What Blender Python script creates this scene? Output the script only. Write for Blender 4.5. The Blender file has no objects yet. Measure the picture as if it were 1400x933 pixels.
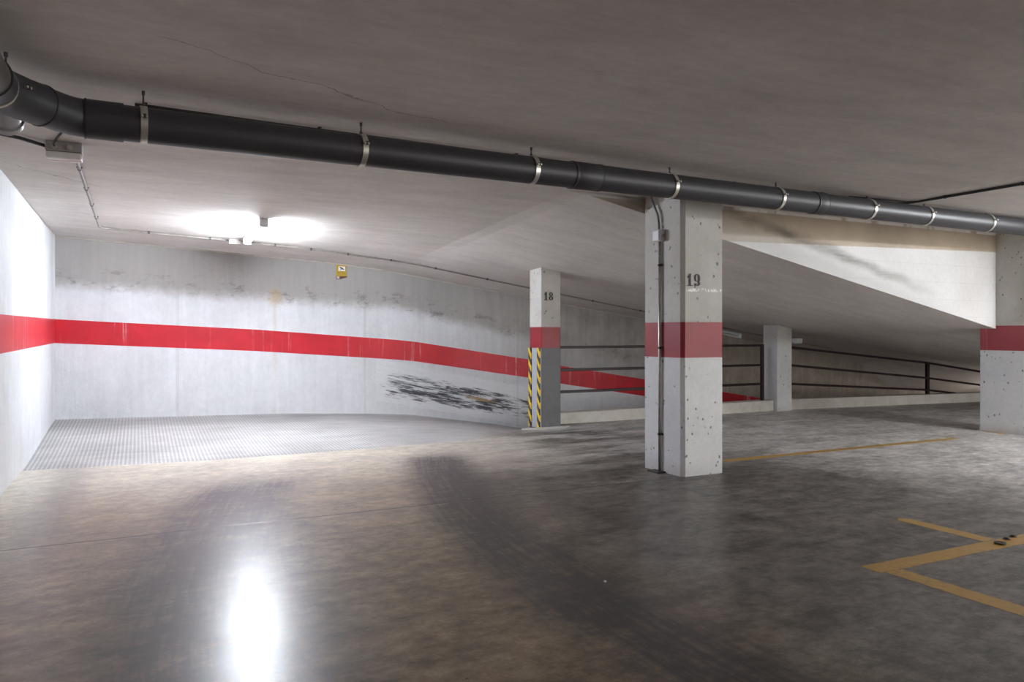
import bpy, bmesh, math, random
from mathutils import Vector, Matrix
random.seed(7)
sc = bpy.context.scene
COL = sc.collection
PI = math.pi

# ------------------------------------------------------------------ helpers
def lerp_table(t, x):
    if x <= t[0][0]:
        return t[0][1]
    for (x0, y0), (x1, y1) in zip(t, t[1:]):
        if x <= x1:
            return y0 + (y1 - y0) * (x - x0) / (x1 - x0)
    return t[-1][1]

def link(name, bm, mats, parent=None, smooth=False):
    bmesh.ops.recalc_face_normals(bm, faces=bm.faces[:])
    me = bpy.data.meshes.new(name)
    bm.to_mesh(me); bm.free()
    if not isinstance(mats, (list, tuple)):
        mats = [mats]
    for m in mats:
        me.materials.append(m)
    if smooth:
        for p in me.polygons:
            p.use_smooth = True
    o = bpy.data.objects.new(name, me)
    COL.objects.link(o)
    if parent is not None:
        o.parent = parent
        o.matrix_parent_inverse = Matrix.Translation(-parent.location) if parent.type == 'EMPTY' and parent.parent is None else Matrix()
    return o

def auto_smooth(o, ang=35):
    me = o.data
    for p in me.polygons:
        p.use_smooth = True
    bm = bmesh.new(); bm.from_mesh(me)
    for e in bm.edges:
        if len(e.link_faces) == 2 and e.calc_face_angle(0) > math.radians(ang):
            e.smooth = False
    bm.to_mesh(me); bm.free()
    return o

def thing(name, label, cat, loc=(0, 0, 0), group=None):
    o = bpy.data.objects.new(name, None)
    o.empty_display_size = 0.1
    o.location = loc
    COL.objects.link(o)
    tag(o, label, cat, group)
    return o

def tag(o, label=None, cat=None, group=None, kind=None):
    if label: o['label'] = label
    if cat: o['category'] = cat
    if group: o['group'] = group
    if kind: o['kind'] = kind
    return o

def box(bm, c, s, rot=None, bev=0.0, mat=0, seg=2):
    """box with centre c and full size s, optional bevel"""
    r = bmesh.ops.create_cube(bm, size=1.0)
    vs = r['verts']
    bmesh.ops.scale(bm, vec=Vector(s), verts=vs)
    fs = set(f for v in vs for f in v.link_faces)
    for f in fs: f.material_index = mat
    if bev > 0:
        es = list(set(e for v in vs for e in v.link_edges))
        q = bmesh.ops.bevel(bm, geom=es, offset=bev, segments=seg, profile=0.5, affect='EDGES', clamp_overlap=True)
        vs = list(set(v for f in q['faces'] for v in f.verts) | set(v for v in vs if v.is_valid))
        for f in q['faces']: f.material_index = mat
    M = Matrix.Translation(Vector(c))
    if rot is not None: M = M @ rot
    bmesh.ops.transform(bm, matrix=M, verts=[v for v in vs if v.is_valid])

def tube(bm, pts, r, n=16, mat=0, cap=True, closed=False):
    """swept round tube; r is one radius or one per point"""
    P = [Vector(p) for p in pts]
    R = r if isinstance(r, (list, tuple)) else [r] * len(P)
    rings = []
    up = None
    N = len(P)
    for i in range(N):
        if closed:
            t = (P[(i + 1) % N] - P[i - 1]).normalized()
        else:
            a = P[max(i - 1, 0)]; b = P[min(i + 1, N - 1)]
            if i in (0, N - 1): t = (b - a).normalized()
            else:
                t = ((P[i] - a).normalized() + (b - P[i]).normalized())
                t = t.normalized() if t.length > 1e-6 else (b - a).normalized()
        if up is None:
            up = Vector((0, 0, 1)) if abs(t.z) < 0.9 else Vector((1, 0, 0))
        u = (up - t * up.dot(t)).normalized()
        up = u
        w = t.cross(u)
        rings.append([bm.verts.new(P[i] + (u * math.cos(2*PI*k/n) + w * math.sin(2*PI*k/n)) * R[i]) for k in range(n)])
    prs = list(zip(rings, rings[1:]))
    if closed: prs.append((rings[-1], rings[0]))
    for A, B in prs:
        for k in range(n):
            f = bm.faces.new((A[k], A[(k+1) % n], B[(k+1) % n], B[k])); f.material_index = mat
    if cap and not closed:
        f = bm.faces.new(rings[0][::-1]); f.material_index = mat
        f = bm.faces.new(rings[-1]); f.material_index = mat

def hollow(bm, a, b, ro, ri, n=24, mat=0):
    """short hollow ring (collar) between points a and b"""
    a = Vector(a); b = Vector(b); t = (b - a).normalized()
    up = Vector((0, 0, 1)) if abs(t.z) < .9 else Vector((1, 0, 0))
    u = (up - t * up.dot(t)).normalized(); w = t.cross(u)
    def ring(p, r): return [bm.verts.new(p + (u*math.cos(2*PI*k/n) + w*math.sin(2*PI*k/n))*r) for k in range(n)]
    L = [ring(a, ri), ring(a, ro), ring(b, ro), ring(b, ri)]
    for i in range(4):
        A, B = L[i], L[(i+1) % 4]
        for k in range(n):
            f = bm.faces.new((A[k], A[(k+1) % n], B[(k+1) % n], B[k])); f.material_index = mat

def prism(bm, poly, p0, ex, ey, ez, mat=0):
    """extrude the 2D polygon (in ex,ey from p0) by vector ez"""
    p0 = Vector(p0); ex = Vector(ex); ey = Vector(ey); ez = Vector(ez)
    A = [bm.verts.new(p0 + ex*x + ey*y) for x, y in poly]
    B = [bm.verts.new(p0 + ex*x + ey*y + ez) for x, y in poly]
    f = bm.faces.new(A); f.material_index = mat
    f = bm.faces.new(B[::-1]); f.material_index = mat
    n = len(poly)
    for i in range(n):
        f = bm.faces.new((A[i], B[i], B[(i+1) % n], A[(i+1) % n])); f.material_index = mat

def arange(a, b, step):
    n = max(1, int(round((b - a) / step)))
    return [a + (b - a) * i / n for i in range(n + 1)]

# ------------------------------------------------------------------ material kit
class NT:
    def __init__(s, name):
        s.m = bpy.data.materials.new(name); s.m.use_nodes = True
        s.t = s.m.node_tree; s.t.nodes.clear()
        s.out = s.t.nodes.new('ShaderNodeOutputMaterial')
        s.b = s.t.nodes.new('ShaderNodeBsdfPrincipled')
        s.t.links.new(s.b.outputs[0], s.out.inputs[0])
        tc = s.t.nodes.new('ShaderNodeTexCoord')
        s.P = tc.outputs['Object']
        sp = s.t.nodes.new('ShaderNodeSeparateXYZ'); s.t.links.new(s.P, sp.inputs[0])
        s.x, s.y, s.z = sp.outputs
    def put(s, sock, v):
        if hasattr(v, 'is_linked') or isinstance(v, bpy.types.NodeSocket): s.t.links.new(v, sock)
        else: sock.default_value = v
    def math(s, op, a, b=None, c=None, clamp=False):
        n = s.t.nodes.new('ShaderNodeMath'); n.operation = op; n.use_clamp = clamp
        s.put(n.inputs[0], a)
        if b is not None: s.put(n.inputs[1], b)
        if c is not None: s.put(n.inputs[2], c)
        return n.outputs[0]
    def add(s, a, b): return s.math('ADD', a, b)
    def sub(s, a, b): return s.math('SUBTRACT', a, b)
    def mul(s, a, b): return s.math('MULTIPLY', a, b)
    def step(s, v, e0, e1):
        n = s.t.nodes.new('ShaderNodeMapRange'); n.interpolation_type = 'SMOOTHSTEP'
        s.put(n.inputs[0], v); n.inputs[1].default_value = e0; n.inputs[2].default_value = e1
        if e0 > e1:
            n.inputs[1].default_value = e1; n.inputs[2].default_value = e0
            n.inputs[3].default_value = 1.0; n.inputs[4].default_value = 0.0
        return n.outputs[0]
    def vec(s, x, y, z):
        n = s.t.nodes.new('ShaderNodeCombineXYZ')
        s.put(n.inputs[0], x); s.put(n.inputs[1], y); s.put(n.inputs[2], z); return n.outputs[0]
    def scaled(s, sx, sy, sz, rot=(0, 0, 0), loc=(0, 0, 0)):
        n = s.t.nodes.new('ShaderNodeMapping'); s.t.links.new(s.P, n.inputs[0])
        n.inputs['Scale'].default_value = (sx, sy, sz); n.inputs['Rotation'].default_value = rot; n.inputs['Location'].default_value = loc
        return n.outputs[0]
    def noise(s, vec=None, scale=1.0, detail=5, rough=.55, dist=0.0):
        n = s.t.nodes.new('ShaderNodeTexNoise')
        s.t.links.new(vec if vec is not None else s.P, n.inputs['Vector'])
        n.inputs['Scale'].default_value = scale; n.inputs['Detail'].default_value = detail
        n.inputs['Roughness'].default_value = rough; n.inputs['Distortion'].default_value = dist
        return n.outputs[0]
    def voro(s, vec=None, scale=1.0):
        n = s.t.nodes.new('ShaderNodeTexVoronoi')
        s.t.links.new(vec if vec is not None else s.P, n.inputs['Vector'])
        n.inputs['Scale'].default_value = scale
        return n.outputs['Distance'], n.outputs['Color']
    def mix(s, f, a, b):
        n = s.t.nodes.new('ShaderNodeMix'); n.data_type = 'RGBA'
        s.put(n.inputs[0], f)
        s.put(n.inputs[6], a if not isinstance(a, tuple) else (*a, 1)[:4])
        s.put(n.inputs[7], b if not isinstance(b, tuple) else (*b, 1)[:4])
        return n.outputs[2]
    def scalec(s, col, f):
        n = s.t.nodes.new('ShaderNodeMix'); n.data_type = 'RGBA'; n.blend_type = 'MULTIPLY'
        n.inputs[0].default_value = 1.0
        s.put(n.inputs[6], col if not isinstance(col, tuple) else (*col, 1)[:4])
        g = s.t.nodes.new('ShaderNodeCombineColor')
        for i in range(3): s.put(g.inputs[i], f)
        s.t.links.new(g.outputs[0], n.inputs[7])
        return n.outputs[2]
    def rng(s, v, a, b, c, d):
        n = s.t.nodes.new('ShaderNodeMapRange'); s.put(n.inputs[0], v)
        for i, k in enumerate((a, b, c, d)): n.inputs[i+1].default_value = k
        return n.outputs[0]
    def bump(s, h, strength=.3, dist=.01):
        n = s.t.nodes.new('ShaderNodeBump'); n.inputs['Strength'].default_value = strength
        n.inputs['Distance'].default_value = dist; s.put(n.inputs['Height'], h)
        s.t.links.new(n.outputs[0], s.b.inputs['Normal'])
    def done(s, col, rough=.7, metal=0.0, spec=.5):
        s.put(s.b.inputs['Base Color'], col if not isinstance(col, tuple) else (*col, 1)[:4])
        s.put(s.b.inputs['Roughness'], rough); s.b.inputs['Metallic'].default_value = metal
        s.b.inputs['Specular IOR Level'].default_value = spec
        return s.m

def plain(name, col, rough=.5, metal=0.0, var=.15, scale=8.0, spec=.5):
    m = NT(name)
    f = m.rng(m.noise(scale=scale), .3, .7, 1 - var, 1 + var)
    return m.done(m.scalec(col, f), rough, metal, spec)

# ---- ceiling: bare grey-beige concrete, board-streaked
def mat_ceiling():
    m = NT('ceiling_concrete')
    big = m.noise(scale=.45, detail=4)
    st = m.noise(m.scaled(.7, 2.6, 1, rot=(0, 0, .12)), scale=1.9, detail=9, rough=.68, dist=.5)
    fine = m.noise(m.scaled(1, 1.6, 1), scale=13, detail=7, rough=.7)
    c = m.mix(m.rng(big, .35, .65, 0, 1), (.63, .585, .55), (.71, .665, .63))
    c = m.scalec(c, m.rng(st, .3, .7, .88, 1.10))
    c = m.scalec(c, m.rng(fine, .3, .7, .93, 1.07))
    # long hairline crack crossing the slab in front of the pipe
    wob = m.mul(m.sub(m.noise(scale=2.2, detail=6), .5), .34)
    d = m.sub(m.y, m.add(m.add(m.mul(m.x, .42), 3.38), wob))
    crack = m.mul(m.step(m.math('ABSOLUTE', d), .006, .002), m.mul(m.step(m.x, 0.0, .15), m.step(m.x, 1.75, 1.5)))
    wob2 = m.mul(m.sub(m.noise(scale=3.2, detail=6), .5), .5)
    d2 = m.sub(m.y, m.add(m.add(m.mul(m.x, 1.1), 7.3), wob2))
    crack2 = m.mul(m.step(m.math('ABSOLUTE', d2), .010, .003), m.mul(m.step(m.x, -.9, -.8), m.step(m.x, -.2, -.4)))
    c = m.mix(m.mul(m.math('MAXIMUM', crack, crack2), .55), c, (.12, .10, .09))
    m.bump(m.add(st, m.mul(fine, .35)), .18, .02)
    return m.done(c, .82, spec=.25)

# ---- painted concrete wall (white below, bare grey above a ragged line)
def mat_wall(back=True):
    m = NT('wall_paint_back' if back else 'wall_paint')
    big = m.noise(scale=.8, detail=5)
    drip = m.noise(m.scaled(7, 7, .6), scale=1.5, detail=7, rough=.65)
    fine = m.noise(scale=18, detail=7, rough=.7)
    blot = m.noise(scale=3.2, detail=8, rough=.7)
    c = m.mix(m.rng(big, .35, .65, 0, 1), (.61, .625, .645), (.70, .715, .74))
    c = m.scalec(c, m.rng(drip, .3, .7, .93, 1.05))
    c = m.scalec(c, m.rng(fine, .3, .7, .95, 1.04))
    c = m.scalec(c, m.rng(blot, .42, .66, 1.02, .90))
    if back:
        # height above the painted band (the band drops along the ramp)
        slope = m.mul(m.math('MAXIMUM', m.sub(m.x, 3.4), 0.0), .155)
        h = m.add(m.add(m.z, m.mul(m.x, .05)), slope)
        hn = m.add(h, m.mul(m.sub(m.noise(scale=3.5, detail=9, rough=.72), .5), .26))
        bare = m.step(hn, 1.66, 1.86)
        c = m.mix(m.mul(bare, .85), c, m.scalec((.30, .28, .26), m.rng(drip, .3, .7, .93, 1.07)))
        # rougher unpainted stretch beyond the bend
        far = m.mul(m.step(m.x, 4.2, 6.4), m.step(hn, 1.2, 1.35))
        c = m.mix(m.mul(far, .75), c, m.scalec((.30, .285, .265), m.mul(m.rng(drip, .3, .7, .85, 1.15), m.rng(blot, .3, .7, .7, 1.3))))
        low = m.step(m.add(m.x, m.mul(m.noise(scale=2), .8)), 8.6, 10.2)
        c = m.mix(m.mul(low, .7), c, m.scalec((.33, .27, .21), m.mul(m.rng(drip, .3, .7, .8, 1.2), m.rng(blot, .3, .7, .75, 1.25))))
        # row of blotches along the edge of the paint
        spots = m.mul(m.step(m.noise(m.scaled(1.5, 1, 3), scale=2.6, detail=8, rough=.72), .52, .64), m.mul(m.step(h, 1.68, 1.8), m.step(h, 2.06, 1.9)))
        c = m.mix(m.mul(spots, .7), c, (.17, .155, .14))
        # rust-coloured seep below it
        sx = m.math('ABSOLUTE', m.sub(m.x, 1.68)); hh = m.add(h, m.mul(m.sub(m.noise(scale=14, detail=4), .5), .15))
        rust = m.mul(m.step(m.add(sx, m.mul(m.sub(m.noise(scale=12, detail=4), .5), .22)), .13, .03), m.mul(m.step(hh, 1.62, 1.78), m.step(hh, 1.95, 1.86)))
        run = m.mul(m.step(sx, .05, .0), m.mul(m.step(hh, .6, .95), m.step(hh, 1.9, 1.75)))
        c = m.mix(m.mul(rust, .6), c, (.45, .33, .17))
        c = m.mix(m.mul(run, .28), c, (.50, .40, .25))
        # vehicle scrapes: dark streaks along the falling ramp
        u = m.add(m.z, m.mul(m.sub(m.x, 3.2), .205))
        sv = m.vec(m.mul(m.x, 2.0), 0.0, m.mul(u, 34.0))
        sn = m.noise(sv, scale=1.4, detail=9, rough=.74)
        sn2 = m.noise(m.vec(m.mul(m.x, 1.5), 3.3, m.mul(u, 5.0)), scale=1.9, detail=5, rough=.6)
        gx = m.mul(m.step(m.x, 3.05, 3.4), m.step(m.x, 6.6, 5.5))
        gu = m.mul(m.step(u, .22, .36), m.step(u, .74, .60))
        den = m.add(m.mul(sn2, .55), m.mul(m.mul(gx, gu), .24))
        sc_ = m.mul(m.step(m.add(sn, den), .96, 1.06), m.step(m.mul(gx, gu), .05, .3))
        # three heavier gouge lines
        for u0, x0, x1, wd in ((.62, 3.3, 4.15, .020), (.52, 3.25, 5.0, .016), (.40, 3.4, 5.25, .018)):
            dd = m.math('ABSOLUTE', m.sub(m.add(u, m.mul(m.sub(sn2, .5), .10)), u0))
            gl = m.mul(m.mul(m.step(dd, wd * 2.2, wd * .5), m.mul(m.step(m.x, x0, x0 + .15), m.step(m.x, x1, x1 - .3))), m.step(sn, .42, .52))
            sc_ = m.math('MAXIMUM', sc_, gl)
        # pale repaint panel behind the scrapes
        pan = m.mul(m.mul(m.step(m.x, 3.10, 3.13), m.step(m.x, 6.0, 5.8)), m.mul(m.step(u, .20, .22), m.step(u, .86, .80)))
        c = m.mix(m.mul(pan, .8), c, m.scalec((.70, .715, .74), m.rng(sn, .3, .7, .85, 1.1)))
        c = m.mix(m.mul(sc_, .95), c, (.035, .037, .045))
        oc = m.mul(m.step(m.math('ABSOLUTE', m.sub(m.x, 4.78)), .32, .1), m.step(m.math('ABSOLUTE', m.sub(u, m.add(.50, m.mul(m.sub(sn, .5), .08)))), .035, .012))
        c = m.mix(m.mul(oc, .75), c, (.34, .22, .07))
        # construction joints in the wall
        j = m.math('ABSOLUTE', m.sub(m.math('PINGPONG', m.sub(m.x, .45), 1.25), .01))
        c = m.mix(m.mul(m.step(j, .012, .004), .22), c, (.30, .28, .26))
    else:
        g = m.step(m.add(m.z, m.mul(m.noise(scale=2), .5)), 2.15, 2.75)
        c = m.mix(m.mul(g, .45), c, (.44, .42, .40))
        soot = m.mul(m.step(m.y, 9.2, 10.9), m.step(m.noise(m.scaled(1, 1.5, .8), scale=1.6, detail=6), .42, .62))
        c = m.mix(m.mul(soot, .35), c, (.36, .34, .32))
    m.bump(m.add(m.add(drip, m.mul(fine, 1.0)), big), .35, .015)
    return m.done(c, .62, spec=.35)

def mat_red(name, col, drips=.62):
    m = NT(name)
    n = m.noise(scale=5, detail=6)
    drip = m.noise(m.scaled(16, 16, .6), scale=1.3, detail=6, rough=.6)
    where = m.noise(m.scaled(1.2, 1.2, .3), scale=1.4, detail=4)
    c = m.scalec(col, m.rng(n, .3, .7, .88, 1.1))
    f = m.mul(m.mul(m.step(drip, .56, .68), m.step(where, .47, .58)), m.rng(n, .35, .6, .2, 1.0))
    c = m.mix(m.mul(f, drips), c, (.72, .58, .57))
    m.bump(n, .15, .01)
    return m.done(c, .42, spec=.4)

# ---- polished, worn concrete floor with tyre lanes
def lane(m, off):
    yy = m.sub(m.y, 2.4)
    cx = m.add(m.mul(m.mul(yy, yy), .038), 1.84 - off)
    return m.sub(m.x, cx)

def mat_floor():
    m = NT('floor_concrete')
    big = m.noise(scale=.7, detail=6, rough=.6)
    mid = m.noise(m.scaled(1.0, 1.5, 1, rot=(0, 0, .2)), scale=2.2, detail=10, rough=.70, dist=.25)
    strk = m.noise(m.scaled(1.0, 4.5, 1, rot=(0, 0, -.25)), scale=2.0, detail=10, rough=.72, dist=.2)
    mott = m.noise(m.scaled(1.0, 1.15, 1, rot=(0, 0, -.4)), scale=9.5, detail=10, rough=.78)
    fine = m.noise(scale=60, detail=6, rough=.75)
    scr = m.noise(m.scaled(1.0, 9.0, 1, rot=(0, 0, .9)), scale=7, detail=8, rough=.75)
    scr2 = m.noise(m.scaled(1.0, 9.0, 1, rot=(0, 0, -.55)), scale=6, detail=8, rough=.75)
    warp = m.mul(m.sub(m.noise(scale=1.6, detail=9, rough=.68), .5), .55)
    tan_side = m.step(m.add(m.x, m.mul(warp, 1.8)), 2.6, 1.8)
    mx = m.add(m.add(m.mul(mid, .42), m.mul(strk, .23)), m.mul(mott, .35))
    c_grey = m.mix(m.rng(mx, .42, .60, 0, 1), (.034, .029, .027), (.235, .21, .19))
    c_tan = m.mix(m.rng(mx, .40, .60, 0, 1), (.080, .057, .036), (.36, .275, .18))
    lit_clean = m.step(m.add(m.y, m.mul(warp, 2.2)), 2.9, 5.6)  # paler towards the ramp: cleaner concrete, plus lamp falloff put into the colour
    c_tan = m.mix(m.mul(lit_clean, .85), c_tan, m.mix(m.rng(mx, .38, .60, 0, 1), (.26, .215, .165), (.58, .50, .385)))
    c = m.mix(tan_side, c_grey, c_tan)
    # dusty sweeps behind the numbered pillar
    swp = m.mul(m.mul(m.step(m.add(m.y, m.mul(warp, 1.5)), 4.6, 6.8), m.step(m.x, 2.4, 3.4)), m.step(m.noise(m.scaled(.5, 1.6, 1, rot=(0, 0, .25)), scale=2.0, detail=6, rough=.6), .42, .60))
    c = m.mix(m.mul(swp, .75), c, m.scalec((.46, .45, .43), m.rng(mx, .38, .62, .6, 1.2)))
    # paler strips: foot of the ramp, and the bays on the right
    pale = m.mul(m.step(m.add(m.y, m.mul(warp, 1.6)), 5.3, 6.9), m.step(m.add(m.x, warp), 4.6, 2.6))
    c = m.mix(m.mul(pale, .8), c, m.scalec((.68, .63, .53), m.rng(mx, .38, .62, .62, 1.2)))
    bay = m.mul(m.step(m.add(m.x, m.mul(warp, 2.0)), 4.6, 6.6), m.step(m.add(m.y, m.mul(warp, 2)), 2.4, 4.2))
    c = m.mix(m.mul(bay, .75), c, m.scalec((.66, .64, .615), m.rng(mx, .40, .60, .34, 1.2)))
    # smears, tyre scratches and pits
    sm = m.step(strk, .57, .70)
    c = m.mix(m.mul(m.mul(sm, m.sub(1.0, tan_side)), .28), c, (.052, .048, .046))
    lt = m.step(m.noise(m.scaled(1.2, 3.0, 1, rot=(0, 0, .5)), scale=4.5, detail=8, rough=.7), .60, .74)
    c = m.mix(m.mul(lt, .30), c, (.42, .38, .33))
    hair = m.math('MAXIMUM', m.step(scr, .62, .70), m.step(scr2, .62, .70))
    c = m.mix(m.mul(hair, .34), c, (.42, .37, .31))
    hair2 = m.math('MAXIMUM', m.step(scr, .38, .30), m.step(scr2, .38, .30))
    c = m.mix(m.mul(hair2, .5), c, (.035, .03, .028))
    # tyre lanes, a car's width apart, running off the ramp
    grain = m.noise(m.vec(m.mul(lane(m, 0), 30.0), m.mul(m.y, 1.5), 0.0), scale=1.0, detail=8, rough=.7)
    gr = m.mul(m.rng(grain, .3, .7, .55, 1.25), m.rng(mx, .40, .62, 1.25, .62))
    d1 = m.math('ABSOLUTE', m.add(lane(m, 0.0), m.mul(warp, .5)))
    l1 = m.mul(m.mul(m.step(d1, .50, .10), m.step(m.y, 7.3, 6.6)), gr)
    d2 = m.math('ABSOLUTE', m.add(lane(m, 1.62), m.mul(warp, .5)))
    l2 = m.mul(m.mul(m.step(d2, .62, .15), m.step(m.y, 6.9, 5.9)), gr)
    l1 = m.math('MINIMUM', l1, 1.0); l2 = m.math('MINIMUM', l2, 1.0)
    c = m.mix(m.math('MINIMUM', m.mul(l1, 1.0), .95), c, (.026, .026, .031))
    c = m.mix(m.math('MINIMUM', m.mul(l2, 1.05), .92), c, (.070, .066, .080))
    dl = m.math('ABSOLUTE', m.add(m.sub(m.x, -.52), m.mul(warp, .25)))
    c = m.mix(m.mul(m.mul(m.step(dl, .22, .03), m.step(m.y, 4.0, 5.5)), .45), c, (.16, .16, .17))
    c = m.mix(m.mul(m.mul(hair, m.math('MAXIMUM', l1, l2)), .12), c, (.30, .28, .27))
    vd, vc = m.voro(scale=2.6)
    pit = m.mul(m.step(m.add(vd, m.mul(m.sub(mott, .5), .05)), .030, .012), m.step(m.noise(scale=.9), .46, .54))
    c = m.mix(m.mul(pit, .8), c, (.03, .028, .027))
    c = m.scalec(c, m.mul(m.rng(fine, .3, .7, .80, 1.2), m.rng(mott, .3, .7, .78, 1.22)))
    # saw-cut joint
    jt = m.mul(m.step(m.math('ABSOLUTE', m.sub(m.y, m.add(4.955, m.mul(m.sub(mid, .5), .02)))), .015, .006), m.step(m.x, 4.05, 4.0))
    c = m.mix(m.mul(jt, .8), c, (.03, .027, .025))
    r = m.add(m.rng(mid, .3, .7, .22, .34), m.mul(fine, .08))
    r = m.sub(r, m.mul(m.math('MAXIMUM', l2, m.mul(l1, .5)), .05))
    r = m.add(r, m.mul(m.step(m.x, 2.2, 4.5), .16))
    r = m.math('MAXIMUM', r, .284)
    m.bump(m.add(m.add(m.mul(mid, .6), m.mul(fine, .25)), m.mul(jt, -1.5)), .10, .01)
    return m.done(c, r, spec=.5)

def mat_ramp():
    m = NT('ramp_grooved_concrete')
    k = 2*PI/.036
    sx = m.math('SINE', m.mul(m.x, k)); sy = m.math('SINE', m.mul(m.y, k))
    h = m.add(m.step(sx, -.3, .5), m.mul(m.step(sy, -.3, .5), .7))
    big = m.noise(scale=1.0, detail=6)
    st = m.noise(m.scaled(1, 3, 1), scale=2, detail=6)
    c = m.mix(m.rng(big, .35, .65, 0, 1), (.42, .415, .41), (.55, .55, .55))
    c = m.scalec(c, m.rng(st, .3, .7, .85, 1.12))
    c = m.scalec(c, m.rng(h, 0, 1.7, .66, 1.12))
    # a band of drier dust and a darker wheel track along the wall
    trk = m.step(m.math('ABSOLUTE', m.sub(m.y, 10.3)), .55, .15)
    c = m.mix(m.mul(trk, .35), c, (.17, .16, .155))
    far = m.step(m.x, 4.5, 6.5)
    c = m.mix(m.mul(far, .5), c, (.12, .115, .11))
    m.bump(h, .55, .012)
    return m.done(c, .55, spec=.4)

def mat_pillar(name, flakes=False):
    m = NT(name)
    big = m.noise(scale=2.5, detail=5)
    fine = m.noise(scale=30, detail=4)
    c = m.mix(m.rng(big, .35, .65, 0, 1), (.46, .445, .41), (.54, .53, .50))
    fresh = m.step(m.add(m.z, m.mul(m.sub(big, .5), .2)), 1.18, .95)
    c = m.mix(fresh, c, m.mix(m.rng(big, .35, .65, 0, 1), (.64, .66, .675), (.72, .735, .745)))
    c = m.scalec(c, m.rng(fine, .3, .7, .95, 1.04))
    vd, vc = m.voro(m.scaled(1, 1, .8), scale=17)
    pit = m.mul(m.step(m.add(vd, m.mul(m.sub(fine, .5), .5)), .20, .11), m.step(m.noise(scale=7, detail=4), .47, .53))
    c = m.mix(m.mul(pit, .8), c, (.13, .12, .11))
    dirt = m.mul(m.step(m.z, .14, .0), m.rng(big, .3, .7, .2, 1))
    c = m.mix(m.mul(dirt, .5), c, (.33, .29, .24))
    if flakes:
        f = m.mul(m.step(m.math('ABSOLUTE', m.sub(m.z, m.add(1.573, m.mul(m.sub(m.noise(scale=20), .5), .02)))), .016, .010), m.step(m.noise(m.scaled(2, 1, 1), scale=26, detail=4), .5, .56))
        f = m.mul(f, m.step(m.x, 4.11, 4.12))
        c = m.mix(f, c, (.9, .9, .9))
    m.bump(m.add(big, m.add(m.mul(fine, .4), m.mul(pit, -2.0))), .25, .008)
    return m.done(c, .6, spec=.35)

MAT = dict(
    ceiling=mat_ceiling(), back=mat_wall(True), side=mat_wall(False),
    red=mat_red('red_band_paint', (.50, .016, .028)), pred=mat_red('red_pillar_paint', (.29, .020, .030), .12),
    floor=mat_floor(), ramp=mat_ramp(),
    pillar=mat_pillar('pillar_paint'), pillar_flaked=mat_pillar('pillar_paint_flaked', True),
    grey=plain('grey_paint', (.105, .105, .112), .5), pale_grey=plain('pale_grey_foam', (.36, .38, .43), .6, var=.06),
    pvc=plain('dark_pvc', (.036, .035, .039), .48, var=.10), pvc_brown=plain('floor_lit_pvc', (.10, .088, .08), .45, var=.12), pvc_light=plain('grey_pvc', (.27, .26, .26), .4, var=.1),
    galv=plain('galvanised_strap', (.62, .60, .54), .35, .75, var=.12, scale=25),
    steel=plain('dark_steel', (.06, .055, .05), .5, .5), rail=plain('maroon_black_paint', (.018, .006, .008), .40, spec=.3),
    conduit=plain('conduit_steel', (.20, .18, .16), .5, .0), box=plain('box_grey_plastic', (.34, .33, .31), .55),
    box_white=plain('box_white_plastic', (.72, .72, .74), .5, var=.04), box_dirty=plain('box_lid', (.62, .56, .53), .55, var=.12, scale=14),
    cable=plain('black_cable', (.02, .019, .018), .55), beige=plain('beige_plastic', (.46, .42, .37), .6),
    yellow=None, black=plain('stencil_black', (.018, .018, .018), .7), violet=plain('stencil_violet_black', (.055, .05, .068), .7),
    lamp=plain('lamp_housing', (.60, .61, .62), .45, var=.04), kerb=None,
)
def mat_kerb():
    m = NT('kerb_paint'); n = m.noise(scale=4, detail=6); f = m.noise(scale=25, detail=4)
    c = m.mix(m.rng(n, .3, .7, 0, 1), (.50, .48, .43), (.64, .63, .59))
    c = m.scalec(c, m.rng(f, .3, .7, .92, 1.05)); m.bump(m.add(n, f), .3, .01)
    return m.done(c, .65)
MAT['kerb'] = mat_kerb()
def mat_yellow():
    m = NT('yellow_line_paint')
    n = m.noise(scale=5, detail=7, rough=.68); f = m.noise(m.scaled(1.4, 1, 1), scale=26, detail=5, rough=.7)
    c = m.mix(m.rng(n, .3, .7, 0, 1), (.36, .195, .022), (.50, .30, .055))
    w = m.step(m.add(m.mul(f, .5), m.mul(n, .5)), .50, .64)
    c = m.mix(m.mul(w, .72), c, (.15, .12, .085))
    return m.done(c, .42)
MAT['yellow'] = mat_yellow()
def mat_hazard():
    m = NT('hazard_tape')
    s = m.math('FRACT', m.mul(m.sub(m.z, m.mul(m.y, 1.3)), 1/.164))
    c = m.mix(m.step(s, .49, .51), (.78, .52, .02), (.03, .03, .032))
    return m.done(c, .4)
MAT['hazard'] = mat_hazard()
def mat_emit(name, col, st):
    m = bpy.data.materials.new(name); m.use_nodes = True; t = m.node_tree; t.nodes.clear()
    o = t.nodes.new('ShaderNodeOutputMaterial'); e = t.nodes.new('ShaderNodeEmission')
    e.inputs[0].default_value = (*col, 1); e.inputs[1].default_value = st
    t.links.new(e.outputs[0], o.inputs[0]); return m
MAT['tube'] = mat_emit('lit_tube', (.90, .96, 1.05), 112.0)
MAT['tube2'] = mat_emit('lit_tube_warmer', (.95, .985, 1.03), 140.0)
MAT['tube3'] = mat_emit('fill_tube_rear', (1.0, .97, .93), 62.0)
MAT['tube4'] = mat_emit('lit_tube_ramp', (1.0, .93, .84), 20.0)
MAT['tube_off'] = plain('unlit_tube', (.75, .76, .76), .3, var=.03)

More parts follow.
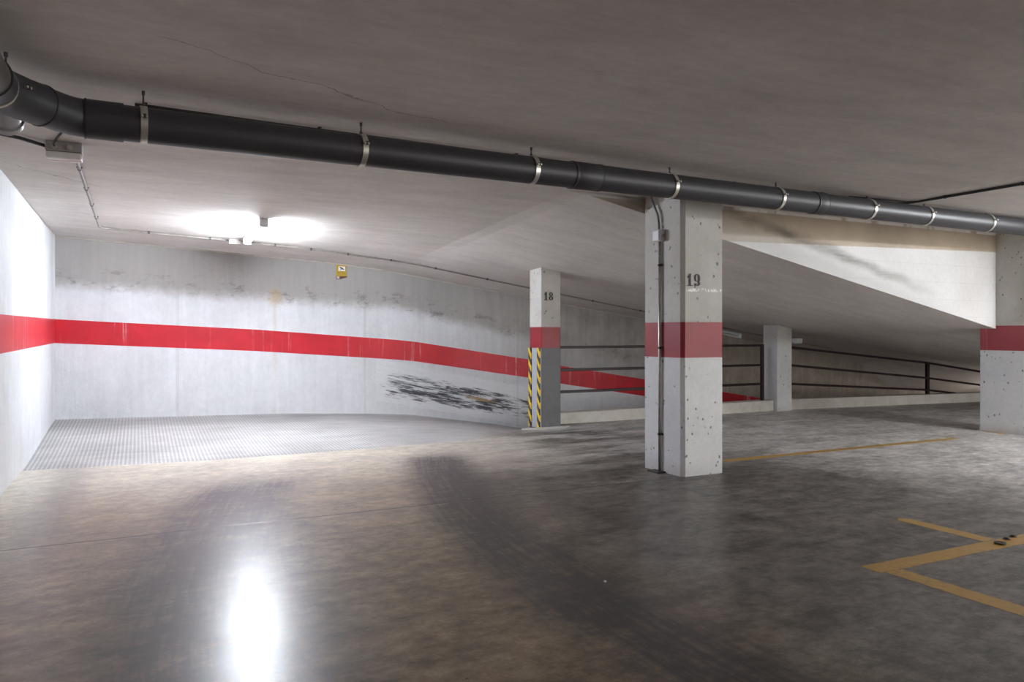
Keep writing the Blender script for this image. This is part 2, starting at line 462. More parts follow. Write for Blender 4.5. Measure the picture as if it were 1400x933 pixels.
# ------------------------------------------------------------------ heights of the place
XL, YB, XR, YF = -.92, 10.7, 18.0, -5.0
H = 2.43
YW = 5.5                       # line of the big pillars and of the upper wall
SF = [(-.92, H), (3.30, H), (3.46, 2.413), (9.32, 1.27), (16, .40), (18, .14)]
SB = [(-.92, 2.41), (.16, 2.35), (1.24, 2.29), (2.53, 2.215), (3.2, 2.15), (3.63, 2.09), (5.67, 1.79), (8.88, 1.33), (11.57, .89), (13.46, .59), (13.9, .36), (14.4, .07), (16.5, -.18), (18, -.6)]
SB_IN = SB[:10] + [(18, -.10)]
Y1 = 9.2
def ceilz(x, y):
    if y <= YW: return H
    f = lerp_table(SF, x); b = lerp_table(SB, x); bi = lerp_table(SB_IN, x)
    if x > 9.3: bi = max(bi, lerp_table(SF, x) + .01)
    t1 = (Y1 - YW) / (YB - YW)
    at1 = f + (bi - f) * t1
    if y <= Y1: return f + (at1 - f) * (y - YW) / (Y1 - YW)
    return at1 + (b - at1) * (y - Y1) / (YB - Y1)
RB = [(-.92, .15), (1.92, .09), (3.0, .035), (3.63, -.01), (4.23, -.10), (5.06, -.23), (5.53, -.32), (8, -.70), (18, -2.2)]
RI = [(-.92, -.010), (3.3, -.010), (4.0, -.05), (4.6, -.15), (5.5, -.31), (8, -.70), (18, -2.2)]
def yfront(x):
    return lerp_table([(-.92, 7.77), (.68, 7.62), (1.8, 7.66), (3.3, 7.75), (4.30, 8.33), (4.6, 8.42), (4.7, 8.77), (18, 8.77)], x)
def floorz(x, y):
    return 0.0 if x < 9.3 else -.014 * (x - 9.3)
def rampz(x, s):
    s2 = s * s * (3 - 2 * s) * .5 + s * .5
    return lerp_table(RI, x) + (lerp_table(RB, x) - lerp_table(RI, x)) * s2
BT = [(-.92, 1.383), (1.43, 1.262), (2.96, 1.150), (3.45, 1.112), (3.75, 1.08), (5.67, .785), (6.27, .67), (7.95, .404), (9.83, .105), (18, -1.2)]

def grid(bm, xs, ys, zf, mat=0):
    V = [[bm.verts.new((x, y(x) if callable(y) else y, 0)) for y in ys] for x in xs]
    for i, x in enumerate(xs):
        for v in V[i]: v.co.z = zf(v.co.x, v.co.y)
    for i in range(len(xs)-1):
        for j in range(len(ys)-1):
            f = bm.faces.new((V[i][j], V[i+1][j], V[i+1][j+1], V[i][j+1])); f.material_index = mat
    return V

# ------------------------------------------------------------------ setting
# floor slab (with its edge down to the ramp)
bm = bmesh.new()
xs = sorted(set(arange(XL, 3.3, .4) + [3.3, 3.6, 3.9, 4.3, 4.6, 4.7] + arange(4.7, 9.3, .5) + arange(9.3, XR, .6)))
V = []
for x in xs:
    V.append([bm.verts.new((x, YF, floorz(x, 0))), bm.verts.new((x, 5.5, floorz(x, 0))), bm.verts.new((x, yfront(x), floorz(x, 0))), bm.verts.new((x, yfront(x), -3.0))])
for a, b in zip(V, V[1:]):
    for j in range(3): bm.faces.new((a[j], b[j], b[j+1], a[j+1]))
floor = link('floor', bm, MAT['floor']); floor['kind'] = 'structure'
# ramp
bm = bmesh.new()
xs = arange(XL, 4.8, .1) + arange(4.8, XR, .25)[1:]
ss = [i/12 for i in range(13)]
G = [[bm.verts.new((x, yfront(x) + (YB - yfront(x))*s, rampz(x, s) - .001*(s == 0))) for s in ss] for x in xs]
for A, B in zip(G, G[1:]):
    for j in range(12): bm.faces.new((A[j], B[j], B[j+1], A[j+1]))
o = link('floor_ramp', bm, MAT['ramp'], smooth=True); o['kind'] = 'structure'
# yellow lines: children of the floor
def paint(pts, z=.0003):
    rr = random.Random(int(pts[0][0]*1000)); P = []
    for (xa, ya), (xb, yb) in zip(pts, pts[1:] + pts[:1]):      # brushed edge, slightly uneven
        n = max(1, int(math.hypot(xb-xa, yb-ya) / .035))
        for i in range(n):
            t = i / n; j = .005 if i else 0
            P.append((xa + (xb-xa)*t + rr.uniform(-j, j), ya + (yb-ya)*t + rr.uniform(-j, j)))
    bm = bmesh.new(); prism(bm, P, (0, 0, z), (1, 0, 0), (0, 1, 0), (0, 0, .0006))
    return link('parking_line', bm, MAT['yellow'], floor)
paint([(3.33, 2.52), (9.5, 2.46), (9.5, 2.58), (3.33, 2.64)])
paint([(3.36, 2.515), (3.36, -1.5), (3.48, -1.5), (3.48, 2.513)])
paint([(4.365, 2.635), (4.475, 2.634), (4.475, 3.16), (4.42, 3.22), (4.365, 3.18)])
paint([(4.94, 5.36), (8.4, 5.35), (8.4, 5.44), (4.94, 5.46)])
paint([(9.2, 5.37), (9.345, 5.36), (9.345, 5.66), (9.30, 5.60), (9.28, 5.45)])
bm = bmesh.new(); P = [(4.28, 8.28), (4.5, 8.18), (4.86, 8.20), (5.0, 8.33), (5.02, 8.375), (4.32, 8.375)]
prism(bm, P, (0, 0, .001), (1, 0, 0), (0, 1, 0), (0, 0, .006)); q = link('mortar_patch', bm, MAT['kerb'], floor); q['label'] = 'pale mortar patch'
for c in floor.children: c.matrix_parent_inverse = Matrix()

# ceiling with the soffit of the ramp above
bm = bmesh.new()
xs = sorted(set([XL, 3.3, 3.46, 9.32] + arange(XL, 3.3, .42) + arange(3.46, 9.32, .45) + arange(9.32, XR, .5) + [13.46, 13.9, 14.4]))
ys = arange(YW + .10, Y1, .37) + arange(Y1, YB, .3)[1:]
grid(bm, [x for x in xs], ys, ceilz)
grid(bm, [x for x in xs], [YF, 0, YW], lambda x, y: H)
for x0, x1 in zip(xs, xs[1:]):      # underside strip between the slab and the soffit
    a = bm.verts.new((x0, YW, lerp_table(SF, x0))); b = bm.verts.new((x1, YW, lerp_table(SF, x1)))
    c = bm.verts.new((x1, YW + .1, ceilz(x1, YW + .1))); d = bm.verts.new((x0, YW + .1, ceilz(x0, YW + .1)))
    bm.faces.new((a, b, c, d))
bmesh.ops.remove_doubles(bm, verts=bm.verts[:], dist=.0005)
o = link('ceiling', bm, MAT['ceiling']); o['kind'] = 'structure'

# back wall with the red band
bm = bmesh.new()
xs = sorted(set(arange(XL, XR, .3) + [p[0] for p in BT] + [p[0] for p in SB]))
prev = None
for x in xs:
    t = lerp_table(BT, x)
    row = [bm.verts.new((x, YB, z)) for z in (min(lerp_table(RB, x), t - .6) - .3, t - .295, t, max(ceilz(x, YB), t + .02) + .02)]
    if prev:
        for j in range(3):
            f = bm.faces.new((prev[j], row[j], row[j+1], prev[j+1])); f.material_index = 1 if j == 1 else 0
    prev = row
# thin plaster lip where wall meets slab
o = link('wall_back', bm, [MAT['back'], MAT['red']]); o['kind'] = 'structure'
bm = bmesh.new()
lip = [(x, YB - .012, ceilz(x, YB) - .006) for x in arange(XL, 9.4, .3)]
tube(bm, lip, .010, 6)
o = link('trim_1', bm, MAT['beige']); o['kind'] = 'structure'
# left wall
bm = bmesh.new()
prev = None
for y in arange(YF, YB, .4):
    t = 1.347 + (y - 6.65) * .009
    row = [bm.verts.new((XL, y, z)) for z in (-.3, t - .293, t, H + .02)]
    if prev:
        for j in range(3):
            f = bm.faces.new((prev[j], row[j], row[j+1], prev[j+1])); f.material_index = 1 if j == 1 else 0
    prev = row
o = link('wall_left', bm, [MAT['side'], MAT['red']]); o['kind'] = 'structure'
# walls behind the viewer and at the far right
def band_wall(nm, segs):
    bm = bmesh.new()
    for (x0, y0), (x1, y1), zs in segs:
        A = [bm.verts.new((x0, y0, z)) for z in zs]; B = [bm.verts.new((x1, y1, z)) for z in zs]
        for j in range(len(zs) - 1):
            f = bm.faces.new((A[j], B[j], B[j+1], A[j+1])); f.material_index = 1 if (len(zs) == 4 and j == 1) else 0
    o = link(nm, bm, [MAT['side'], MAT['red']]); o['kind'] = 'structure'
ZS = [-3, 1.0, 1.3, H + .02]
DX0, DX1, DZ = 7.5, 14.0, 2.30          # made-up opening behind the viewer for the added fill light
band_wall('wall_front', [((XL, YF), (DX0, YF), ZS), ((DX1, YF), (XR, YF), ZS), ((DX0, YF), (DX1, YF), [DZ, H + .02])])
band_wall('wall_right', [((XR, YF), (XR, YB), ZS)])
# upper wall closing the gap between the flat slab and the falling soffit
def mat_upper():
    m = NT('upper_wall_paint')
    big = m.noise(scale=1.5, detail=5); fine = m.noise(scale=22, detail=4)
    c = m.mix(m.rng(big, .35, .65, 0, 1), (.66, .66, .655), (.74, .745, .745))
    c = m.scalec(c, m.rng(fine, .3, .7, .96, 1.03))
    # strip left unpainted under the slab, with a pale broken line at the very top
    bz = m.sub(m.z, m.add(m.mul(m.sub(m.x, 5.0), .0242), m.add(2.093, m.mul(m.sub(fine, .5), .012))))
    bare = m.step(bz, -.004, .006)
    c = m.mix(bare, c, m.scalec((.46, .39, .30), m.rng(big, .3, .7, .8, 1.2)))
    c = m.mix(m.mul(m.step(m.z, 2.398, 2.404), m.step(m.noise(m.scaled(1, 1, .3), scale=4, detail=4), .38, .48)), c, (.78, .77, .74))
    # dark exhaust smear slanting down across it
    d = m.add(m.sub(m.z, m.sub(2.25, m.mul(m.sub(m.x, 5.7), .235))), m.mul(m.sub(m.noise(scale=2.5, detail=6), .5), .16))
    sm = m.mul(m.step(m.math('ABSOLUTE', d), .10, .0), m.mul(m.step(m.x, 4.0, 4.6), m.step(m.x, 8.6, 6.9)))
    sm = m.mul(sm, m.rng(m.noise(m.scaled(1, 1, 6, rot=(0, .2, 0)), scale=3, detail=5), .3, .7, .45, 1.0))
    c = m.mix(m.mul(sm, .78), c, (.09, .075, .062))
    d3 = m.add(d, .20)
    c = m.mix(m.mul(m.mul(m.step(m.math('ABSOLUTE', d3), .20, .02), m.step(m.x, 9.2, 7.6)), .45), c, (.45, .445, .44))
    blk = m.math('ABSOLUTE', m.sub(m.math('PINGPONG', m.z, .1), .003))
    c = m.mix(m.mul(m.step(blk, .006, .002), .10), c, (.35, .33, .3))
    m.bump(m.add(big, fine), .2, .01)
    return m.done(c, .6, spec=.35)
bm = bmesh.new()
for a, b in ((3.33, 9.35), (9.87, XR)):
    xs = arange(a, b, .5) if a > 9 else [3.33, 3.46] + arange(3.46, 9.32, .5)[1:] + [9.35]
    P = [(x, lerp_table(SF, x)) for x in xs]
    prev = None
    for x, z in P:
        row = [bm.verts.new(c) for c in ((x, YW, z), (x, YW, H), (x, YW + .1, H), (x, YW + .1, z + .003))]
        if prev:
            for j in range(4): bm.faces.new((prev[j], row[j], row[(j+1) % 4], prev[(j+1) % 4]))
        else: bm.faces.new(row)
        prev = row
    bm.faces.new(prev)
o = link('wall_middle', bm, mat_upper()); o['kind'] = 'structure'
# kerbs along the ramp opening
def kerb(name, x0, x1):
    bm = bmesh.new(); prev = None
    for x in arange(x0, x1, .45):
        zt = .148 + .004*(x - 4.9) if x < 9 else .168 - .0145*(x - 9.2)
        zb = floorz(x, 0) - .02
        row = [bm.verts.new(c) for c in ((x, 8.60, zb), (x, 8.60, zt - .012), (x, 8.612, zt), (x, 8.798, zt), (x, 8.81, zt - .012), (x, 8.81, zb))]
        if prev:
            for j in range(6): bm.faces.new((prev[j], row[j], row[(j+1) % 6], prev[(j+1) % 6]))
        else: bm.faces.new(row)
        prev = row
    bm.faces.new(prev)
    o = link(name, bm, MAT['kerb']); o['kind'] = 'structure'; return o
kerb('trim_2', 4.885, 8.87)
kerb('trim_3', 9.20, XR)

# ------------------------------------------------------------------ pillars
def pillar(label, x0, x1, y0, y1, bands, chamfer, top_fn, mats, z0=-.01):
    root = thing('pillar', label, 'pillar', ((x0+x1)/2, (y0+y1)/2, 0)); root['kind'] = 'thing'
    c = chamfer
    ring = [(x0+c, y0), (x1-c, y0), (x1, y0+c), (x1, y1-c), (x1-c, y1), (x0+c, y1), (x0, y1-c), (x0, y0+c)]
    zs = [z0] + [b[0] for b in bands]            # bands: (upper height, material index)
    bm = bmesh.new(); prev = None
    mi = [b[1] for b in bands]
    def wob(i, k, z):
        rr = random.Random(i*31 + k*7 + int(x0*100))
        return rr.uniform(-.0025, .0025)
    levels = []
    for i, z in enumerate(zs):
        levels.append((z, mi[i] if i < len(mi) else mi[-1]))
    levels.append((None, mi[-1]))
    for i, (z, _) in enumerate(levels):
        row = []
        for k, (x, y) in enumerate(ring):
            zz = top_fn(x, y) if z is None else z
            row.append(bm.verts.new((x + wob(i, k, zz), y + wob(i, k+9, zz), zz)))
        if prev:
            for k in range(8):
                f = bm.faces.new((prev[k], prev[(k+1) % 8], row[(k+1) % 8], row[k])); f.material_index = levels[i-1][1]
        else: bm.faces.new(row[::-1])
        prev = row
    bm.faces.new(prev)
    body = link('shaft', bm, mats, root)
    return root

PM = [MAT['pillar'], MAT['pred'], MAT['grey']]
p19 = pillar('wide white pillar stencilled 19 with red band and a thin conduit up its left face', 4.07, 4.53, 4.95, 5.495,
             [(1.000, 0), (1.302, 1), (1.303, 0)], .030, lambda x, y: H - .001, [MAT['pillar_flaked'], MAT['pred'], MAT['grey']])
p18 = pillar('slim pillar stencilled 18 with grey lower half and yellow-black tape strips', 4.61, 4.895, 8.38, 8.70,
             [(1.020, 2), (1.290, 1), (1.291, 0)], .006, lambda x, y: ceilz(x, y) + .002, PM, -.25)
pc = pillar('slim plain white pillar without a band, standing between the two railings', 8.88, 9.19, 8.53, 8.83,
            [(.6, 0)], .008, lambda x, y: ceilz(x, y) + .002, PM, -.03)
pd = pillar('white pillar with red band cut off by the right edge of the photo', 9.35, 9.85, 5.05, 5.70,
            [(1.000, 0), (1.302, 1), (1.303, 0)], .012, lambda x, y: H - .001 if y < 5.6 else H - .001, PM)
# pillar foot mortar / yellow remnants are part of the paint; stencilled numbers:
def arc(cx, cy, rx, ry, tx, ty, a0, a1, n=14):
    o = [(cx + rx*math.cos(math.radians(a0+(a1-a0)*i/n)), cy + ry*math.sin(math.radians(a0+(a1-a0)*i/n))) for i in range(n+1)]
    i_ = [(cx + (rx-tx)*math.cos(math.radians(a0+(a1-a0)*i/n)), cy + (ry-ty)*math.sin(math.radians(a0+(a1-a0)*i/n))) for i in range(n+1)]
    return o + i_[::-1]
ONE = [[(.10, .72), (.10, .64), (.22, .66), (.22, .93), (.16, .80)], [(.25, .0), (.44, .0), (.44, 1.0), (.33, 1.0), (.25, .95)],
       [(.06, .0), (.22, .0), (.22, .09), (.06, .06)], [(.47, .0), (.60, .0), (.60, .06), (.47, .09)]]
EIGHT = [arc(.30, .74, .27, .26, .17, .06, 100, 260), arc(.30, .74, .27, .26, .17, .06, -80, 80),
         arc(.30, .26, .31, .27, .19, .06, 100, 260), arc(.30, .26, .31, .27, .19, .06, -80, 80)]
NINE = [arc(.30, .68, .29, .32, .18, .06, 98, 262), arc(.30, .62, .30, .38, .18, .07, -62, 82),
        arc(.27, .30, .33, .30, .18, .07, -82, 5), [(.03, .12), (.09, .03), (.20, .0), (.24, .05), (.24, .17), (.16, .24), (.06, .21)]]
def stencil(parent, digits, x, y, z, h, w, mat):
    bm = bmesh.new()
    for k, d in enumerate(digits):
        for poly in d:
            prism(bm, [(px*w*1.0 + k*w*.78, pz*h) for px, pz in poly], (x, y, z), (1, 0, 0), (0, 0, 1), (0, -.0012, 0))
    o = link('stencilled_number', bm, mat, parent)
    return o
stencil(p19, [ONE, NINE], 4.112, 4.9455, 1.605, .105, .105, MAT['violet'])
stencil(p18, [ONE, EIGHT], 4.645, 8.3765, 1.635, .105, .098, MAT['black'])
# pillar 18: foam guard and hazard strips on its left face
bm = bmesh.new(); box(bm, (4.605, 8.54, .505), (.012, .325, 1.03), bev=.003); link('foam_guard', bm, MAT['pale_grey'], p18)
for y in (8.42, 8.655):
    bm = bmesh.new(); box(bm, (4.594, y, .51), (.016, .074, 1.03), bev=.004)
    o = link('hazard_strip', bm, MAT['hazard'], p18); o['label'] = 'yellow and black striped edge strip'

# ------------------------------------------------------------------ railings
def bar(bm, a, b, w=.035, h=.035):
    a = Vector(a); b = Vector(b); d = b - a
    q = d.to_track_quat('X', 'Z').to_matrix().to_4x4()
    box(bm, (a+b)/2, (d.length, w, h), rot=q, bev=.004, seg=1)
RY = 8.70
r1 = thing('railing', 'dark three-bar railing on the kerb between pillar 18 and the plain slim pillar', 'railing', (6.8, RY, .15))
for z in (1.022, .715, .420):
    bm = bmesh.new(); bar(bm, (4.902, RY, z), (8.73, RY, z), .04, .036); link('rail', bm, MAT['rail'], r1)
for x in (8.73,):
    bm = bmesh.new(); box(bm, (x, RY, .594), (.045, .045, .892), bev=.004); link('post', bm, MAT['rail'], r1)
bm = bmesh.new(); box(bm, (6.6, RY + .035, .594), (.05, .028, .90), bev=.004); link('post', bm, MAT['rail'], r1)
r2 = thing('railing', 'dark three-bar railing sloping down to the right beyond the plain slim pillar', 'railing', (12, RY, .12))
TR = [(9.20, 1.0), (12.74, .68), (14.26, .49), (15.2, .38)]
MR = [(9.20, .712), (12.74, .406), (14.26, .235), (15.2, .14)]
LR = [(9.20, .410), (12.74, .19), (13.55, .100)]
for T in (TR, MR, LR):
    bm = bmesh.new()
    for a, b in zip(T, T[1:]): bar(bm, (a[0], RY, a[1]), (b[0], RY, b[1]), .04, .036)
    link('rail', bm, MAT['rail'], r2)
for x, zt in ((12.74, .68), (15.2, .38)):
    bm = bmesh.new(); zb = .168 - .0145*(x - 9.2); box(bm, (x, RY, (zt+zb)/2), (.065, .05, zt - zb), bev=.004); link('post', bm, MAT['rail'], r2)

# ------------------------------------------------------------------ drain pipe
def PY(x): return 4.21 + (4.59 - 4.21) / 6.95 * x
def PZ(x): return 2.257 + (2.324 - 2.257) / 6.95 * x
PRAD = .0885
def PP(x): return Vector((x, PY(x), PZ(x)))
dp = thing('drain_pipe', 'long dark grey plastic drain pipe slung under the ceiling across the whole photo', 'pipe', (3.2, 4.38, 2.2))
bm = bmesh.new(); tube(bm, [PP(x) for x in arange(-.16, 12.0, .8)], PRAD, 40); auto_smooth(link('pipe_run', bm, MAT['pvc'], dp))
# elbow towards the viewer along the left wall
e0 = PP(-.16); z0 = e0.z
bend = [PP(-.10), PP(-.22), Vector((-.31, 4.165, z0)), Vector((-.375, 4.10, z0 - .001))]
bm = bmesh.new(); tube(bm, [PP(-.07), PP(-.24)], PRAD*1.075, 40)
tube(bm, [PP(-.235), Vector((-.29, 4.18, z0)), Vector((-.335, 4.14, z0)), Vector((-.50, 3.93, z0))], PRAD*1.03, 40)
tube(bm, [Vector((-.405, 4.05, z0)), Vector((-.50, 3.93, z0))], PRAD*1.075, 40)
auto_smooth(link('elbow', bm, MAT['pvc'], dp))
def ring(c, t, k=1.05, w=.004, mat='cable'):
    c = Vector(c); t = Vector(t).normalized()
    bm = bmesh.new(); hollow(bm, c - t*w, c + t*w, PRAD*k + .004, PRAD*.9, 40)
    return link('seal_ring', bm, MAT[mat], dp, smooth=False)
ring((-.405, 4.05, z0), (-.62, -.78, 0), 1.06); ring(PP(-.235), (1, .05, 0), 1.06)
bm = bmesh.new()
tube(bm, [Vector((-.475, 3.965, z0)), Vector((-.515, 3.905, z0)), Vector((-.545, 3.85, z0 + .001)), Vector((-.56, 3.78, z0 + .002)), Vector((-.56, 3.68, z0 + .003))], PRAD*1.09, 40)
auto_smooth(link('elbow', bm, MAT['pvc'], dp))
ring((-.56, 3.80, z0), (0, -1, 0), 1.10, .008, 'beige')
bm = bmesh.new(); tube(bm, [Vector((-.56, 3.74, z0 + .003)), Vector((-.575, 2.6, z0 + .01)), Vector((-.60, 0.2, z0 + .02))], PRAD, 40)
auto_smooth(link('pipe_run', bm, MAT['pvc_brown'], dp))  # browner and lighter: bounce light from the floor painted into this run's colour
bm = bmesh.new()      # side branch towards the wall
d = Vector((-.10, .95, -.22)).normalized(); b0 = Vector((-.525, 3.92, z0 - .03))
tube(bm, [b0, b0 + d*.20], .062, 28); hollow(bm, b0 + d*.165, b0 + d*.205, .070, .050, 28)
o = auto_smooth(link('branch_pipe', bm, MAT['pvc_light'], dp)); o['label'] = 'light grey branch pipe'
for x0, x1 in ((2.62, 2.86), (5.06, 5.2)):
    bm = bmesh.new(); tube(bm, [PP(x0), PP(x0+.008), PP(x1-.008), PP(x1)], [PRAD, PRAD*1.045, PRAD*1.045, PRAD], 40)
    hollow(bm, PP(x0+.0), PP(x0+.02), PRAD*1.06, PRAD*.98, 40); hollow(bm, PP(x1-.02), PP(x1), PRAD*1.06, PRAD*.98, 40)
    auto_smooth(link('coupling', bm, MAT['pvc'], dp))
def clamp(c, t, zc):
    t = t.normalized(); c = Vector(c)
    bm = bmesh.new(); hollow(bm, c - t*.016, c + t*.016, PRAD + .006, PRAD + .0005, 40)
    n = t.cross(Vector((0, 0, 1))).normalized()
    for s in (-1, 1):
        box(bm, c + n*s*(PRAD + .014) + Vector((0, 0, .018)), (.03, .022, .012), rot=t.to_track_quat('X', 'Z').to_matrix().to_4x4(), bev=.002, seg=1)
    cl = auto_smooth(link('pipe_clamp', bm, MAT['galv'], dp)); cl['label'] = 'galvanised strap clamp'
    zb = c.z + PRAD
    bm = bmesh.new(); tube(bm, [(c.x, c.y, z) for z in (zb, zb + .018, zb + .0185, zc - .020, zc - .0195, zc)], [.009, .009, .0045, .0045, .008, .008], 8)
    subs = [('hanger_rod', bm)]
    for s in (-1, 1):
        a = c + n*s*(PRAD + .020); bm = bmesh.new(); tube(bm, [a + Vector((0, 0, .010)), a + Vector((0, 0, .030))], .008, 6)
        subs.append(('clamp_bolt', bm))
    for nm, b in subs:
        r = link(nm, b, MAT['steel']); r.parent = cl
for x in (.02, 1.155, 2.31, 3.50, 4.63, 5.80, 6.65, 7.7, 9.0, 10.4):
    clamp(PP(x), Vector((6.95, .38, .06)), H)
clamp((-.52, 3.90, z0), Vector((-.5, -.8, 0)), H)

# ------------------------------------------------------------------ ceiling light
def batten(name, label, cat, p, ang, length, lit, group=None, tilt=0.0):
    R = Matrix.Rotation(ang, 4, 'Z') @ Matrix.Rotation(tilt, 4, 'X')
    root = bpy.data.objects.new(name, None); root.empty_display_size = .1
    root.matrix_world = Matrix.Translation(Vector(p)) @ R
    COL.objects.link(root); tag(root, label, cat, group)
    L = length
    def kid(nm, bm, mat):
        o = link(nm, bm, mat); o.parent = root; return o
    bm = bmesh.new()
    prism(bm, [(-.034, 0), (.034, 0), (.026, -.042), (-.026, -.042)], (0, -L/2, 0), (1, 0, 0), (0, 0, 1), (0, L, 0)); kid('housing', bm, MAT['lamp'])
    for s in (-1, 1):
        bm = bmesh.new(); box(bm, (0, s*(L/2 + .012), -.044), (.088, .05, .086), bev=.010); kid('lamp_holder', bm, MAT['lamp'])
    bm = bmesh.new(); tube(bm, [(0, -L/2 + .01, -.068), (0, L/2 - .01, -.068)], .019, 16); o = kid('lamp_tube', bm, lit)
    for p_ in o.data.polygons: p_.use_smooth = True
    return root
sl = math.atan2(ceilz(1.13, 9.2) - ceilz(1.13, 7.9), 1.3)
batten('ceiling_light', 'lit tube lamp on the ceiling above the ramp landing', 'lamp', (1.13, 8.52, ceilz(1.13, 8.52) - .002), 0, 1.28, MAT['tube'], None, sl)
L2 = batten('ceiling_light', 'lit tube lamp on the ceiling near the right-hand pillar, beyond the right edge', 'lamp', (9.42, 2.7, H - .002), 0, 1.28, MAT['tube2'])
batten('ceiling_light', 'added fill tube lamp on the ceiling above and behind the viewer', 'lamp', (6.8, -3.0, H - .002), PI/2, 1.28, MAT['tube3'])  # unseen tube added to brighten the room
batten('ceiling_light', 'lit tube lamp low on the ramp soffit, beyond the right edge', 'lamp', (16.9, 9.7, ceilz(16.9, 9.7) - .03), 0, 1.0, MAT['tube4'])
# unlit lamp and white box further down the ramp
xa = 9.08; ya = 10.15
batten('ceiling_light', 'unlit tube lamp on the dark ramp soffit just right of pillar 19', 'lamp', (xa, ya, ceilz(xa, ya) - .003), -PI/2, 1.1, MAT['tube_off'], None, -math.atan(.155))

# ------------------------------------------------------------------ boxes, conduits, cables
def conduit_thing(name, label, cat, pts, r, mat, clips, follow=True, part='conduit_tube', drop=.016):
    root = thing(name, label, cat, pts[0])
    bm = bmesh.new(); tube(bm, pts, r, 10); o = link(part, bm, mat, root, smooth=True)
    for (c, t) in clips:
        t = Vector(t).normalized(); q = t.to_track_quat('X', 'Z').to_matrix().to_4x4()
        bm = bmesh.new(); hollow(bm, Vector(c) - t*.010, Vector(c) + t*.010, r + .004, r - .001, 12)
        box(bm, Vector(c) + Vector((0, 0, r + .003)), (.020, .042, .010), rot=q, bev=.002, seg=1)
        link('clip', bm, MAT['steel'], root)
    return root
def cz(x, y, d=.014): return (x, y, ceilz(x, y) - d)

# grey junction box under the pipe at the left
jx, jy = -.43, 5.60
jb = thing('junction_box', 'grey ceiling junction box with a red-smeared white lid, under the pipe at left', 'junction box', (jx, jy, H))
bm = bmesh.new(); box(bm, (jx, jy, H - .032), (.205, .125, .062), bev=.006); link('box_body', bm, MAT['box'], jb)
def mat_lid():
    m = NT('smeared_lid'); n = m.noise(scale=9, detail=5)
    d = m.math('ABSOLUTE', m.add(m.sub(m.y, m.add(jy, m.mul(m.sub(m.x, jx), -.25))), m.mul(m.sub(n, .5), .05)))
    c = m.mix(m.mul(m.step(d, .022, .004), .7), m.scalec((.86, .82, .80), m.rng(n, .3, .7, .9, 1.05)), (.45, .12, .13))
    return m.done(c, .5)
bm = bmesh.new(); box(bm, (jx, jy, H - .087), (.198, .120, .046), bev=.012); o = link('lid', bm, mat_lid(), jb); o['label'] = 'white lid with a faded red smear'
for x in (jx - .05, jx + .035):
    bm = bmesh.new(); tube(bm, [(x, jy - .055, H - .04), (x, jy - .085, H - .04)], .017, 14); tube(bm, [(x, jy - .08, H - .04), (x, jy - .098, H - .04)], .012, 12)
    link('cable_gland', bm, MAT['beige'], jb)
# cable arriving from the left wall
pts = [(-.915, 5.30, H - .10), (-.86, 5.32, H - .045), (-.78, 5.38, H - .022), (-.66, 5.47, H - .02), (jx - .1035, jy - .02, H - .03)]
o = thing('cable', 'black cable running along the ceiling from the left wall into the grey box', 'cable', pts[0])
bm = bmesh.new(); tube(bm, pts, .011, 10); link('cable_run', bm, MAT['cable'], o, smooth=True)
pts = [(jx - .05, jy - .098, H - .04), (jx - .05, jy - .14, H - .035), (jx - .02, jy - .22, H - .012), (jx + .08, jy - .6, H - .010), (-.02, 4.56, H - .010)]
bm = bmesh.new(); tube(bm, pts, .007, 8); link('cable_tail', bm, MAT['cable'], o, smooth=True)

# conduit from the box along the ceiling and the back wall
pts = [cz(jx + .04, y) for y in arange(jy + .06, 9.30, .45)]
pts += [cz(jx + .05, 9.38), cz(jx + .09, 9.43), cz(jx + .18, 9.45)]
run = [(0.0, 9.46), (.6, 9.475), (1.2, 9.50), (1.8, 9.56), (2.5, 9.72), (3.0, 9.76), (3.46, 9.78), (4.2, 9.80), (5.1, 9.8), (6.2, 9.8), (7.4, 9.8), (8.6, 9.8), (9.3, 9.8), (10.4, 9.8), (11.6, 9.8)]
pts += [cz(x, y) for x, y in run]
clips = [(cz(jx + .04, y), (0, 1, -.03)) for y in (6.3, 7.1, 7.9, 8.7)]
clips += [(cz(x, lerp_table(run, x)), (1, .1, -.05)) for x in (.1, .75, 1.5, 1.95, 2.45, 3.05, 3.7, 4.5, 5.4, 6.3, 7.2)]
conduit_thing('conduit', 'thin grey conduit from the grey box down the ceiling and along the back wall', 'conduit', pts, .0105, MAT['conduit'], clips)
# little box feeding the lamp
bx, by = 1.02, 9.435
o = thing('junction_box', 'small grey ceiling box at the far end of the lit tube lamp', 'junction box', cz(bx, by, 0))
bm = bmesh.new(); box(bm, cz(bx, by, .030), (.135, .075, .050), bev=.005); link('box_body', bm, MAT['box'], o)
bm = bmesh.new(); box(bm, cz(bx, by, .058), (.139, .079, .012), bev=.004); link('lid', bm, MAT['beige'], o)
bm = bmesh.new(); tube(bm, [cz(bx + .04, by - .035, .02), cz(1.11, 9.36, .02), cz(1.12, 9.18, .03)], .007, 8); link('lamp_cable', bm, MAT['box'], o)

bx, by = 10.36, 9.5
o = thing('junction_box', 'pale box on the dark ramp soffit just right of the plain slim pillar', 'junction box', cz(bx, by, 0))
bm = bmesh.new(); box(bm, cz(bx, by, .045), (.15, .11, .075), bev=.008); link('box_body', bm, MAT['box_white'], o)
bm = bmesh.new(); box(bm, cz(bx, by, .088), (.135, .095, .014), bev=.005); link('lid', bm, MAT['box_white'], o)

